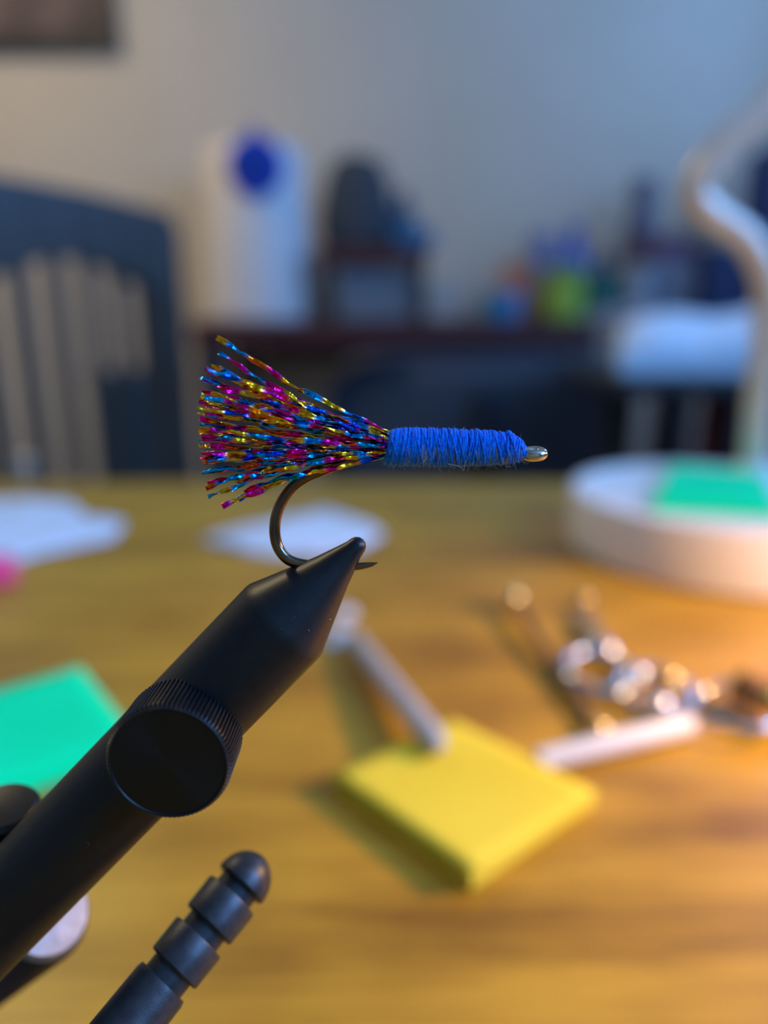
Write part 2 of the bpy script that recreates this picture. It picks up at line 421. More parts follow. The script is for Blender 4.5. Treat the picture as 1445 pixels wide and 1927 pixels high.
# hub block, stem and pedestal, all beyond the left edge of the photograph
hb = HUB - AX * 0.004 + E2 * (-0.004)
rotm = Matrix((AX, PERP, NN)).transposed()
MB().box(hb + NN * -0.006, (.024, .050, .034), rotm).build('hub_block', M['black_steel'], vs, bevel=0.003)
st = Vector((hb.x - .004, hb.y + .006, ZT))
MB().lathe(st, (0, 0, 1), [(.0055, .012), (.0055, hb.z - ZT + .0)], 28).build('stem', M['silver'], vs)
MB().lathe(st, (0, 0, 1), [(.036, 0), (.038, .002), (.038, .009), (.034, .013), (.009, .016), (.009, .022)], 48).build('pedestal', M['black_steel'], vs)
# the red fibre and dust lying on the shaft
fb = [(157, 1552), (163, 1560), (160, 1572), (162, 1580), (168, 1590)]
MB().tube(spline([fp(x, y, RJ * .995) for x, y in fb], 5), 0.75 * S, 5).build('lint_fibre', M['red_fibre'], vs)
dm = MB()
for i in range(60):
    if i < 26: px, py = 345 + random.gauss(40, 26), 1280 + random.gauss(-8, 14)
    elif i < 46: px, py = random.uniform(450, 640), random.uniform(1060, 1330)
    else: px, py = random.uniform(0, 120), random.uniform(1600, 1830)
    p = fp(px, py); rel = p - tip; d = rel.dot(PERP); h = rel.dot(AX)
    rloc = RJ if h < -215 * S else max(18 * S, RJ + (RJ - 18 * S) * (h + 215 * S) / (-195 * S))
    if abs(d) > rloc * .93: continue
    p = p + NN * (math.sqrt(rloc ** 2 - d ** 2) * 0.995)
    r = random.choice((.6, .8, 1.0, 1.4)) * S
    dm.box(p, (r, r * random.uniform(.8, 2), r), Matrix.Rotation(random.random() * 6, 3, 'Y'))
d_ = dm.build('dust', M['dust'], vs, smooth=False); d_['kind'] = 'stuff'

# ------------------------------------------------------------------ the fly
fl = thing('tinsel_fly', 'blue thread bodied fishing fly with gold, magenta and cyan tinsel tail', 'fishing fly', fp(740, 850))
hp = [(985, 851), (930, 847), (860, 844), (780, 846), (735, 850), (690, 860), (640, 873), (605, 886), (575, 899), (550, 917), (531, 943), (520, 971), (517, 1000), (522, 1027), (536, 1048), (556, 1059), (590, 1065), (640, 1067), (672, 1066), (688, 1064), (700, 1062), (711, 1058.5)]
hr = [10.5] * 16 + [10.5, 9, 7.2, 6.2, 4.4, 0.5]
pts = spline([fp(x, y) for x, y in hp], 6); rr = []
for i in range(len(hr) - 1):
    for k in range(6): rr.append((hr[i] + (hr[i + 1] - hr[i]) * k / 6) * S)
rr.append(hr[-1] * S)
hook = MB().tube(pts, rr, 20).build('hook', M['hook'], fl); hook['label'] = 'dark bronze hook wire with sharp point'
# eye: a flattened ring seen edge on
ec = fp(1005, 854); eaxis = (E2 * 0.96 + NN * 0.24 - RT * 0.05).normalized()
eu = (RT - eaxis * RT.dot(eaxis)).normalized(); ev = eaxis.cross(eu)
ring = [ec + eu * (math.cos(a) * 14.5 * S) + ev * (math.sin(a) * 11.5 * S) for a in [2 * math.pi * i / 40 for i in range(40)]]
em = MB().tube(ring, 11.2 * S, 18, closed=True)
em.tube([fp(975, 850), fp(992, 852.5)], 11 * S, 18)
eye = em.build('eye', M['eye'], hook); eye['label'] = 'bright rounded metal hook eye'

# thread body
def body_top(x):
    P = [(715, 850), (722, 838), (730, 818), (738, 810), (760, 807), (800, 806), (850, 808), (900, 810), (940, 813), (962, 818), (980, 828), (989, 840), (994, 848)]
    for (a, b), (c, d) in zip(P, P[1:]):
        if x <= c: return b + (d - b) * max(0, (x - a)) / (c - a)
    return P[-1][1]
def body_bot(x):
    P = [(715, 866), (722, 872), (735, 875), (760, 876), (800, 877), (850, 877), (900, 876), (940, 874), (965, 872), (982, 866), (989, 860), (994, 856)]
    for (a, b), (c, d) in zip(P, P[1:]):
        if x <= c: return b + (d - b) * max(0, (x - a)) / (c - a)
    return P[-1][1]
def body_pt(x, th, extra=0.0):
    cy = (body_top(x) + body_bot(x)) / 2; r = (body_bot(x) - body_top(x)) / 2
    return fp(x, cy) + (E2 * math.cos(th) + NN * math.sin(th)) * ((r - 2.0 + extra) * S)
tbm = MB()
cm_v = []; nx, nt = 60, 28
for i in range(nx + 1):
    x = 724 + (991 - 724) * i / nx
    for k in range(nt): cm_v.append(body_pt(x, 2 * math.pi * k / nt, -1.6))
cm_f = [(i * nt + k, i * nt + (k + 1) % nt, (i + 1) * nt + (k + 1) % nt, (i + 1) * nt + k) for i in range(nx) for k in range(nt)]
cm_f += [tuple(range(nt)), tuple(nx * nt + k for k in range(nt))]
tbm.add(cm_v, cm_f)
body = tbm.build('thread_body', M['core'], fl)
def winding(turns, x0, x1, lean, jit, rt, ext, seed, name):
    rnd = random.Random(seed); wob = [rnd.uniform(-1, 1) for _ in range(turns + 3)]; wob2 = [rnd.uniform(-1, 1) for _ in range(turns + 3)]
    P = []; rad = []; per = 26
    for i in range(turns * per + 1):
        t = i / per; th = 2 * math.pi * t; k = int(t); f = t - k
        j = wob[k] * (1 - f) + wob[k + 1] * f; e = wob2[k] * (1 - f) + wob2[k + 1] * f
        x = x0 + (x1 - x0) * t / turns + lean * math.cos(th) + jit * j
        x = min(max(x, 722), 992)
        P.append(body_pt(x, th, ext + 0.9 * e)); rad.append(rt * S * (1 + .18 * e))
    return MB().tube(P, rad, 7).build(name, M['thread'], body)
winding(46, 735, 988, 3.5, 1.2, 2.8, 0.4, 3, 'thread_wrap')
winding(34, 738, 984, 8.0, 4.0, 2.1, 1.9, 5, 'thread_wrap')
winding(20, 740, 986, -6.5, 7.0, 1.5, 2.9, 8, 'thread_wrap')
winding(5, 730, 748, 7.0, 1.5, 2.9, 1.5, 9, 'thread_wrap')
# slanting wraps at the tail end
bead = MB()
bead_c = fp(957, 815, 4 * S)
for dx, dy, r in ((0, 0, 6.5), (5, 4, 6), (-3, 4, 5), (11, 8, 5.5), (8, 3, 4)):
    bead.lathe(fp(957 + dx, 816 + dy, 6 * S) - E2 * r * S, E2, [(max(.05, math.sin(a)) * r * S, (1 - math.cos(a)) * r * S) for a in [math.pi * i / 10 for i in range(11)]], 14)
bead.build('thread_knot', M['thread'], body)
# loose fibres
fz = MB(); fg = MB(); rnd = random.Random(4)
def fibre(mb_, x, th, L, r):
    p = body_pt(x, th, 0.5); d = (E2 * math.cos(th) + NN * math.sin(th)); t = RT * rnd.uniform(-1, 1) + (NN * math.cos(th) - E2 * math.sin(th)) * rnd.uniform(-1.1, 1.1)
    P = [p]; v = (d * rnd.uniform(.3, 1.0) + t).normalized()
    for k in range(6):
        v = (v + Vector((rnd.gauss(0, .35), rnd.gauss(0, .35), rnd.gauss(0, .35)))).normalized()
        P.append(P[-1] + v * (L * S / 6))
    mb_.tube(P, [r * S * (1 - .1 * i) for i in range(7)], 4)
for i in range(420):
    fibre(fz, rnd.uniform(726, 988), rnd.uniform(0, 2 * math.pi), rnd.choice((6, 8, 10, 12, 16)), rnd.uniform(.3, .55))
for i in range(200):   # the worn, paler underside
    fibre(fg, rnd.uniform(726, 985), rnd.gauss(math.pi * .86, .34), rnd.choice((7, 10, 13, 18)), rnd.uniform(.3, .55))
for i in range(110):   # pale strands that follow the wraps on the underside
    x = rnd.uniform(730, 982); t0_ = rnd.uniform(.42, .7) * math.pi; t1_ = t0_ + rnd.uniform(.15, .4) * math.pi; ln = rnd.uniform(-7, 7)
    fg.tube([body_pt(x + ln * k / 7, t0_ + (t1_ - t0_) * k / 7, 2.6) for k in range(8)], [rnd.uniform(.45, .8) * S] * 8, 4)
o = fz.build('fuzz', M['fuzz'], body); o['kind'] = 'stuff'
o = fg.build('grey_fuzz', M['fuzz_grey'], body); o['kind'] = 'stuff'
o = MB().tube(spline([fp(842, 873, 28 * S), fp(858, 876, 26 * S), fp(868, 880, 24 * S), fp(872, 886, 22 * S), fp(874, 877, 26 * S), fp(877, 866, 30 * S)], 5), 0.55 * S, 5).build('stray_fibre', M['fuzz_grey'], body)

# tinsel tail ---------------------------------------------------------------
GOLD, MAG, CYAN, BLUE, ORNG = (1.0, 0.54, 0.018), (0.95, 0.012, 0.36), (0.0, 0.40, 0.95), (0.004, 0.09, 0.75), (0.95, 0.17, 0.008)
tm = mat('holographic_tinsel', (1, 1, 1), 0.21, 1.0)
n_, l_, b_ = nodes_of(tm)
ca = n_.new('ShaderNodeVertexColor'); ca.layer_name = 'Col'
l_.new(ca.outputs['Color'], b_.inputs['Base Color'])
tc_ = n_.new('ShaderNodeTexCoord'); nz_ = n_.new('ShaderNodeTexNoise'); nz_.inputs['Scale'].default_value = 620; nz_.inputs['Detail'].default_value = 1.5
bp_ = n_.new('ShaderNodeBump'); bp_.inputs['Strength'].default_value = 1.0; bp_.inputs['Distance'].default_value = 0.0017
l_.new(tc_.outputs['Object'], nz_.inputs['Vector']); l_.new(nz_.outputs['Fac'], bp_.inputs['Height']); l_.new(bp_.outputs['Normal'], b_.inputs['Normal'])
tail = MB().lathe(fp(748, 845), -RT, [(21 * S, 0), (23 * S, 10 * S), (20 * S, 22 * S), (8 * S, 40 * S)], 24).build('tail', M['core'], fl)
tail['label'] = 'fan of twisted gold, magenta and cyan tinsel strands'
def strand(tx, ty, tdn, ry, rdn, sag, seed, wid=5.3, x_end=738, first=None):
    rnd = random.Random(seed)
    A = (x_end, ry, rdn); n = 96
    turn = rnd.uniform(3.2, 5.2) * rnd.choice((-1, 1)); ph = rnd.uniform(0, 6.28)
    seq = []; last = None
    if first is not None: seq.append((first, .06))
    while sum(q[1] for q in seq) < 1.1:
        c = rnd.choice([k for k in (GOLD, GOLD, GOLD, MAG, MAG, MAG, CYAN, CYAN, CYAN, CYAN, BLUE, ORNG) if k is not last]); last = c
        seq.append((c, rnd.uniform(.07, .14)))
    def colour(t):
        s = 0
        for i, (c, L) in enumerate(seq):
            if t < s + L:
                f = (t - s) / L; nx_ = seq[min(i + 1, len(seq) - 1)][0]
                m_ = min(1, max(0, (f - .8) / .2))
                return tuple(a * (1 - m_) + b * m_ for a, b in zip(c, nx_))
            s += L
        return seq[-1][0]
    P = []; f1, f2 = rnd.uniform(2, 4), rnd.uniform(4, 8); p1, p2 = rnd.uniform(0, 6), rnd.uniform(0, 6)
    for i in range(n + 1):
        t = i / n                       # 0 at the tip, 1 at the thread
        x = tx + (A[0] - tx) * t
        bow = math.sin(math.pi * t)
        env = math.sin(math.pi * min(1, t * 1.0)) * (1 - t * .5)
        y = ty + (A[1] - ty) * t + sag * bow + env * (1.8 * math.sin(f1 * 6.28 * t + p1) + .8 * math.sin(f2 * 6.28 * t + p2))
        dn = tdn + (A[2] - tdn) * t + env * 2.5 * math.sin(f1 * 5 * t + p2)
        P.append(fp(x, y, dn * S))
    vsx, fsx, cols = [], [], []
    wl = rnd.uniform(9, 13); wp = rnd.uniform(0, 6.28)
    for i, p in enumerate(P):
        t = i / n
        T = (P[min(i + 1, n)] - P[max(i - 1, 0)]).normalized()
        u0 = (NN - T * NN.dot(T)).normalized(); v0 = T.cross(u0)
        a = ph + turn * math.pi * t + .5 * math.sin(t * 17 + ph)
        wv = u0 * math.cos(a) + v0 * math.sin(a); nv = T.cross(wv)
        wd = wid * S * (1 - .25 * max(0, t - .7) / .3)
        cr = nv * (math.sin(wl * 6.28 * t + wp) * 0.8 * S)
        for k, (du, dv) in enumerate(((-1, -.35), (-.5, .12), (0, .3), (.5, .12), (1, -.35))):
            vsx.append(p + wv * (du * wd) + nv * (dv * wd) + cr); cols.append(colour(t))
        if i < n:
            for k in range(4):
                fsx.append((i * 5 + k, i * 5 + k + 1, i * 5 + k + 6, i * 5 + k + 5))
    me = bpy.data.meshes.new('tinsel_strand')
    me.from_pydata([tuple(v - fl.location) for v in vsx], [], fsx); me.update()
    att = me.color_attributes.new('Col', 'FLOAT_COLOR', 'POINT')
    for i, c in enumerate(cols): att.data[i].color = (*c, 1)
    me.polygons.foreach_set('use_smooth', [True] * len(me.polygons))
    me.materials.append(tm)
    o = bpy.data.objects.new('tinsel_strand', me); C.objects.link(o); o.parent = tail
    sd = o.modifiers.new('film', 'SOLIDIFY'); sd.thickness = 0.4 * S; sd.offset = 0
    return o
# tips (x, y) read off the photograph; the rest of the fan is filled in between
tips = [(408, 634, GOLD), (411, 664, CYAN), (398, 686, GOLD), (387, 691, MAG), (416, 700, CYAN), (410, 728, MAG), (379, 735, MAG), (377, 745, GOLD), (374, 755, MAG),
        (372, 768, GOLD), (372, 778, GOLD), (376, 788, MAG), (377, 797, CYAN), (373, 808, GOLD), (377, 816, GOLD), (379, 826, MAG), (374, 840, GOLD), (379, 850, GOLD),
        (377, 862, MAG), (388, 868, GOLD), (380, 888, CYAN), (387, 919, ORNG), (392, 936, CYAN), (418, 953, MAG), (448, 940, CYAN)]
sd = 0
for (x, y, c) in tips:
    sd += 1; t = (y - 634) / 320
    strand(x, y, random.uniform(-45, 60), 820 + 40 * t + random.uniform(-6, 6), random.uniform(-16, 22), random.uniform(-4, 4) + (10 if y < 700 else 0) + (-16 if y > 910 else 0), sd, first=c)
for i in range(24):
    sd += 1; y = random.uniform(742, 880) if i < 19 else random.uniform(690, 742); t = (y - 634) / 320
    strand(random.uniform(372, 392) if i < 24 else random.uniform(380, 440), y, random.uniform(-70, 70), 815 + 45 * t + random.uniform(-9, 9), random.uniform(-22, 22), random.uniform(-8, 6), sd)
for i in range(5):
    sd += 1; y = random.uniform(885, 925); strand(random.uniform(390, 470), y, random.uniform(-40, 50), random.uniform(848, 866), random.uniform(-15, 20), random.uniform(-14, -4), sd)

# ------------------------------------------------------------------ notes, pen and papers on the table
def pad(name, label, corners_px, th, m, curl=None, group=None):
    top = [onz(px, py, ZT + th) if not isinstance(px, Vector) else px for px, py in corners_px]
    c = sum(top, Vector()) / 4
    root = thing(name, label, 'sticky notes', (c.x, c.y, ZT))
    bot = [Vector((p.x, p.y, ZT + .0004)) for p in top]
    MB().prism(bot, (0, 0, th - .0011)).build('sheet_block', m, root, smooth=False, bevel=.0003)
    # top sheet, lifting a little at one edge
    n = 12; g = []; f = []
    for i in range(n + 1):
        for j in range(n + 1):
            a, b = i / n, j / n
            p = top[0] * (1 - a) * (1 - b) + top[1] * a * (1 - b) + top[2] * a * b + top[3] * (1 - a) * b
            p = p + Vector((0, 0, (curl or 0) * max(0, b - .35) ** 2 * 2.2 - .0005))
            g.append(p)
    for i in range(n):
        for j in range(n):
            f.append((i * (n + 1) + j, (i + 1) * (n + 1) + j, (i + 1) * (n + 1) + j + 1, i * (n + 1) + j + 1))
    MB().add(g, f).build('top_sheet', m, root, solid=.00025)
    return root
pad('sticky_note_pad', 'yellow sticky note pad with a grey pen resting on it', [(850, 1350), (1121, 1487), (888, 1645), (627, 1458)], .0055, M['yellow_note'], .0015)
gz0 = ZT + .007
g0 = onz(150, 1252, gz0); ga = (onz(0, 1293, gz0) - g0).normalized(); gb = Vector((-ga.y, ga.x, 0))
if gb.y > 0: gb = -gb
pad('sticky_note_pad', 'bright green sticky note pad behind the black vise shaft', [(g0, 0), (g0 + gb * .062, 0), (g0 + gb * .062 + ga * .076, 0), (g0 + ga * .076, 0)], .007, M['green_note'], .001)
# pen
pa = onz(668, 1205, ZT + .0042); pb = onz(830, 1408, ZT + .0097)
pd = (pb - pa).normalized(); pl = (pb - pa).length; pr_ = .0040
pen = thing('ballpoint_pen', 'slim grey pen leaning on the yellow sticky notes', 'pen', (pa.x, pa.y, ZT))
MB().lathe(pa, pd, [(pr_ * .9, 0), (pr_, .001), (pr_, pl * .80)], 28).build('barrel', M['pen'], pen)
MB().lathe(pa + pd * (pl * .80), pd, [(pr_ * 1.02, 0), (pr_ * 1.02, pl * .12), (pr_ * .8, pl * .17), (pr_ * .35, pl * .20)], 28).build('grip', M['pen'], pen)
MB().lathe(pa - pd * .0085, pd, [(pr_ * .4, 0), (pr_ * .55, .0008), (pr_ * .55, .0085)], 20).build('push_button', M['white_plastic'], pen)
# paper scraps and tissue
def sheet(name, label, px, h=0.0, rise=0.004, seed=0, m='paper'):
    """a crumpled piece of paper: outline on the table, fanned to rings with uneven height"""
    out = [onz(x, y, ZT + .0006) for x, y in px]; c = sum(out, Vector()) / len(out); rnd = random.Random(seed)
    # densify outline
    ol = []
    for i in range(len(out)):
        a, b = out[i], out[(i + 1) % len(out)]
        for k in range(4): ol.append(a.lerp(b, k / 4))
    v = []; f = []; n = len(ol); rg = 6
    for j in range(rg):
        s = 1 - j / rg
        for p in ol:
            q = c.lerp(p, s); z = abs(noise.noise(q * 38 + Vector((seed, 0, 0)))) * rise * (1.6 if j else .5) + rise * .5 * (1 - s)
            v.append(Vector((q.x, q.y, ZT + .0006 + z)))
    v.append(Vector((c.x, c.y, ZT + .0006 + rise * .6)))
    for j in range(rg - 1):
        for k in range(n): f.append((j * n + k, j * n + (k + 1) % n, (j + 1) * n + (k + 1) % n, (j + 1) * n + k))
    for k in range(n): f.append(((rg - 1) * n + k, (rg - 1) * n + (k + 1) % n, rg * n))
    o = MB().add(v, f).build(name, M[m], None, solid=.0003)
    return tag(o, label, 'paper')
sheet('paper_scrap', 'crumpled white paper lying at the left edge beside the pink eraser', [(-60, 945), (40, 938), (130, 945), (165, 975), (235, 985), (215, 1012), (120, 1035), (30, 1060), (-60, 1050)], 0, .006, 2)
sheet('paper_scrap', 'wide white paper scrap lying on the table behind the hook bend', [(372, 1018), (450, 998), (540, 975), (610, 960), (690, 985), (722, 1005), (690, 1030), (600, 1050), (500, 1046), (440, 1035)], 0, .006, 7)
sheet('paper_scrap', 'small white paper scrap beside the tail end of the pen', [(612, 1212), (622, 1190), (645, 1180), (664, 1190), (655, 1208), (630, 1220)], 0, .003, 3)
sheet('paper_scrap', 'tiny white paper scrap just beyond the pen and jaws', [(630, 1165), (638, 1148), (660, 1142), (672, 1153), (660, 1168)], 0, .002, 5)
ea = onz(8, 1100, ZT)
er = MB().box((ea.x - .012, ea.y, ZT + .0065), (.034, .016, .013), Matrix.Rotation(R(24), 3, 'Z')).build('eraser', M['pink'], None, bevel=.003, bseg=3)
tag(er, 'bright pink rubber eraser beside the crumpled white paper', 'eraser')

# ------------------------------------------------------------------ desk lamp
LBH = .034
fr = onz(1355, 1131, ZT); lc = Vector((0.199, 0.427, ZT)); LR = .086
lp = thing('desk_lamp', 'white gooseneck desk lamp with round tray base holding green paper', 'lamp', lc)
MB().lathe(lc, (0, 0, 1), [(LR * .97, 0), (LR, .002), (LR, LBH - .002), (LR * .985, LBH), (LR * .90, LBH), (LR * .88, LBH - .003), (LR * .6, LBH - .0032), (.001, LBH - .0032)], 72).build('base', M['white_plastic'], lp)
YN = 0.478
npx = [(1421, 893), (1424, 820), (1431, 730), (1441, 640), (1446, 570), (1436, 505), (1398, 445), (1345, 408), (1312, 372), (1322, 325), (1372, 264), (1440, 208)]
npts = [at(x, y, YN) for x, y in npx]
npts[0].z = ZT + LBH - .004
HEADP = Vector((0.335, 0.20, ZT + 0.19))
hdir = Vector((-0.60, -0.04, -0.75)).normalized()
npts += [at(1520, 135, YN), Vector((0.345, 0.460, ZT + .335)), Vector((0.410, 0.400, ZT + .330)), Vector((0.420, 0.31, ZT + .270)), HEADP - hdir * .060 + Vector((.012, .016, .006)), HEADP - hdir * .030]
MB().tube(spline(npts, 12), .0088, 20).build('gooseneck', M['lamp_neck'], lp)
# ribs of the flexible neck
MB().lathe(npts[0] + Vector((0, 0, -.001)), (0, 0, 1), [(.017, 0), (.017, .006), (.0095, .013)], 32).build('neck_collar', M['white_plastic'], lp)
sh = MB().lathe(HEADP - hdir * .038, hdir, [(.010, 0), (.016, .002), (.034, .030), (.042, .058), (.0405, .058), (.0325, .031), (.014, .005), (.002, .005)], 48).build('shade', M['white_plastic'], lp)
MB().lathe(HEADP - hdir * .012, hdir, [(.006, -.018), (.009, -.014), (.015, 0), (.016, .008), (.012, .018), (.004, .022)], 24).build('bulb', M['bulb'], sh)
sp = bpy.data.lights.new('desk_lamp_light', 'SPOT'); sp.energy = 7.4; sp.color = (1.0, 0.50, 0.13); sp.spot_size = R(112); sp.spot_blend = 0.9; sp.shadow_soft_size = .016
so = bpy.data.objects.new('desk_lamp_light', sp); C.objects.link(so); so.parent = lp
so.location = HEADP + hdir * .014 - lc
so.rotation_mode = 'QUATERNION'; so.rotation_quaternion = hdir.to_track_quat('-Z', 'Y')
# green paper lying in the tray of the base
gz = ZT + LBH - .0028
gp = [onz(1228, 962, gz), onz(1262, 892, gz), onz(1430, 905, gz), onz(1462, 975, gz)]
gp = [Vector((p.x, p.y, gz)) for p in gp]
g = MB().prism(gp, (0, 0, .006)).build('sticky_note_pad', M['green_note'], None, smooth=False, bevel=.0004)
tag(g, 'green sticky note pad lying on the white lamp base', 'sticky notes')

# ------------------------------------------------------------------ tying tools
def onp(px, py, h): return onz(px, py, ZT + h)
# bodkin: a needle with a round steel end
bk = thing('bodkin', 'long thin steel bodkin with a round end, nearest the pen', 'bodkin', onp(1045, 1255, 0))
b0, b1 = onp(965, 1128, .0075), onp(1132, 1388, .0022)
MB().tube([b0, b0.lerp(b1, .5), b0.lerp(b1, .9), b1], [.0019, .0019, .0019, .0004], 12).build('needle', M['dark_steel'], bk)
MB().lathe(b0 - Vector((0, 0, .0052)), (0, 0, 1), [(max(.0001, .0055 * math.sin(math.pi * i / 16)), .0055 * (1 - math.cos(math.pi * i / 16))) for i in range(17)], 24).build('ball_end', M['brass'], bk)
# scissors
sc = thing('scissors', 'small chrome scissors with round finger loops lying by the lamp base', 'scissors', onp(1150, 1240, 0))
t0, t1 = onp(1098, 1130, .004), onp(1075, 1150, .0042)
pv = onp(1118, 1195, .0040)
l1, l2 = onp(1128, 1262, .0042), onp(1232, 1298, .0042)
for tip_, lp_, rad_ in ((t0, l1, .0125), (t1, l2, .0125)):
    dcur = (lp_ - pv); dcur.z = 0; dl = dcur.normalized()
    MB().tube([tip_, tip_.lerp(pv, .6), pv, pv.lerp(lp_ - dl * rad_, .5), lp_ - dl * rad_], [.0006, .0022, .0030, .0020, .0020], 12).build('blade', M['chrome'], sc)
    MB().tube([lp_ + Vector((math.cos(a) * rad_, math.sin(a) * rad_ * 1.15, math.sin(a * 1) * .001)) for a in [2 * math.pi * i / 36 for i in range(36)]], .0021, 12, closed=True).build('finger_loop', M['chrome'], sc)
MB().lathe(pv + Vector((0, 0, .002)), (0, 0, 1), [(.0032, 0), (.0032, .0014), (.0022, .0024), (.0003, .0027)], 24).build('pivot_screw', M['brass'], sc)
MB().lathe(t0 - Vector((0, 0, .0035)), (0, 0, 1), [(max(.0001, .0040 * math.sin(math.pi * i / 16)), .0040 * (1 - math.cos(math.pi * i / 16))) for i in range(17)], 24).build('tip_guard', M['brass'], sc)
# bobbin holder
bo = thing('bobbin_holder', 'bobbin holder with white tube and brass spool beside the yellow notes', 'bobbin holder', onp(1300, 1370, 0))
q0, q1 = onp(1012, 1432, .0040), onp(1300, 1362, .0045)
qd = (q1 - q0).normalized()
MB().tube([q0, q0 + qd * .001, q0.lerp(q1, .55), q1 - qd * .001, q1], [.0030, .0034, .0036, .0036, .0032], 20).build('tube', M['white_plastic'], bo)
side_ = Vector((-qd.y, qd.x, 0)).normalized()
spc = q1 + qd * .030; spc.z = ZT + .0085
for sg in (1, -1):
    a = [q1 - qd * .004, q1 + qd * .006 + side_ * (sg * .006), q1 + qd * .016 + side_ * (sg * .0125), spc + side_ * (sg * .0125)]
    for p in a[1:3]: p.z = ZT + .0065
    MB().tube(spline(a, 8), .0012, 10).build('arm', M['chrome'], bo)
    p = spc + side_ * (sg * .0105)
    MB().lathe(p - side_ * (sg * .003), side_ * sg, [(.002, 0), (.0042, .0012), (.0042, .003), (.0018, .0052)], 24).build('spool_button', M['brass'], bo)
spl = MB().lathe(spc - side_ * .0078, side_, [(.0075, 0), (.0075, .0016), (.0045, .0018), (.0048, .0138), (.0075, .0140), (.0075, .0156)], 36).build('spool', M['brass'], bo)
MB().lathe(spc - side_ * .0058, side_, [(.0047, 0), (.0060, .0006), (.0060, .011), (.0047, .0116)], 32).build('thread_winding', plain('brown_thread', (.25, .13, .05), .7), spl)
# loose brass and chrome beads among the tools
bg = 'loose beads among the tying tools'
for (px, py, r, m_, lab) in ((1140, 1228, .0050, 'chrome', 'chrome bead inside the upper finger loop of the scissors'), (1198, 1272, .0045, 'chrome', 'chrome bead between the two finger loops of the scissors'),
                             (1258, 1278, .0042, 'brass', 'brass bead just beyond the lower finger loop of the scissors'), (1240, 1328, .0048, 'chrome', 'chrome bead above the white bobbin tube'),
                             (1128, 1372, .0036, 'brass', 'small brass bead at the tip of the bodkin')):
    p = onp(px, py, r)
    o = MB().lathe(Vector((p.x, p.y, ZT)), (0, 0, 1), [(.0012, .0002)] + [(r * math.sin(math.pi * i / 18), r * (1 - math.cos(math.pi * i / 18))) for i in range(3, 16)] + [(.0012, 2 * r - .0002)], 28).build('bead', M[m_], None)
    tag(o, lab, 'bead', bg)

# ------------------------------------------------------------------ far desk and what stands on it
ZD, DY0, DY1 = 0.83, 2.02, 2.58
dx0 = at(357, 620, DY0).x; dx1 = at(1122, 620, DY0).x
dk = thing('writing_desk', 'dark red wooden desk against the back wall', 'desk', ((dx0 + dx1) / 2, (DY0 + DY1) / 2, 0))
MB().box(((dx0 + dx1) / 2, (DY0 + DY1) / 2, ZD - .032), (dx1 - dx0, DY1 - DY0, .064)).build('desktop', M['desk'], dk, bevel=.004)
for x in (dx0 + .045, dx1 - .045):
    for y in (DY0 + .05, DY1 - .05):
        MB().box((x, y, (ZD - .064) / 2), (.07, .07, ZD - .064)).build('leg', M['navy_frame'], dk, bevel=.004)
MB().box(((dx0 + dx1) / 2, DY1 - .02, ZD - .10), (dx1 - dx0 - .2, .02, .07)).build('back_rail', M['desk'], dk, bevel=.002)

# low cabinet added right of the desk, standing in for the lit wall there
cx0, cx1 = dx1 + .006, 1.385
kb_ = thing('added_low_cabinet', 'beige brown low cabinet added beside the dark red desk for the lit wall', 'cabinet', ((cx0 + cx1) / 2, (DY0 + DY1) / 2, 0))
cabm = mottled('grey_brown_laminate', (.44, .36, .29), (.50, .41, .33), 6, .6, stretch=(1, 1, 8))
MB().box(((cx0 + cx1) / 2, (DY0 + DY1) / 2 + .012, (ZD + .04) / 2 - .012), (cx1 - cx0, DY1 - DY0 - .024, ZD - .064)).build('body', cabm, kb_, bevel=.003)
MB().box(((cx0 + cx1) / 2, (DY0 + DY1) / 2, ZD - .011), (cx1 - cx0, DY1 - DY0, .022)).build('cabinet_top', cabm, kb_, bevel=.003)
MB().box(((cx0 + cx1) / 2, (DY0 + DY1) / 2 + .02, .018), (cx1 - cx0 - .04, DY1 - DY0 - .08, .036)).build('plinth', M['dark_metal'], kb_)
for k in range(3):
    wdr = (cx1 - cx0) / 3; xm = cx0 + wdr * (k + .5)
    dr = MB().box((xm, DY0 + .014, .42), (wdr - .006, .018, ZD - .11)).build('door', cabm, kb_, bevel=.003)
    MB().tube([(xm + wdr * .36, DY0 - .012, .50), (xm + wdr * .36, DY0 - .012, .62)], .006, 10).build('handle', M['dark_metal'], dr)

def desk_box(name, label, cat, x0, x1, ytop, ybot, Y, dep, m, z0=None, bevel=.006, fill=None):
    a, b = at(x0, ybot, Y), at(x1, ytop, Y); z0 = ZD if z0 is None else z0
    c = ((a.x + b.x) / 2, Y + dep / 2, (z0 + b.z) / 2)
    o = MB().box(c, (b.x - a.x, dep, b.z - z0)).build(name, m, None, bevel=bevel, bseg=3)
    return tag(o, label, cat), b.z
# tall white canister with the blue eye medallion
Yc = 2.30
pL, pR = at(388, 590, Yc), at(590, 590, Yc); cx = (pL.x + pR.x) / 2; rB = (pR.x - pL.x) / 2
ct = at(490, 262, Yc - .1).z; hC = ct - ZD
wc = thing('white_canister', 'tall white tapered canister standing on the dark red desk', 'canister', (cx, Yc, ZD))
MB().lathe((cx, Yc, ZD), (0, 0, 1), [(rB * .96, 0), (rB, .008), (rB * .97, hC * .3), (rB * .90, hC * .7), (rB * .85, hC - .02), (rB * .80, hC - .005), (rB * .7, hC)], 56).build('body', M['off_white'], wc)
MB().lathe((cx, Yc, ZD + hC), (0, 0, 1), [(rB * .55, -.004), (rB * .55, .004), (rB * .5, .006)], 40).build('lid', M['off_white'], wc)
mc = at(480, 312, Yc - rB * .86 - .020)
md = thing('eye_medallion', 'round blue glass eye medallion hanging on the white canister', 'medallion', mc)
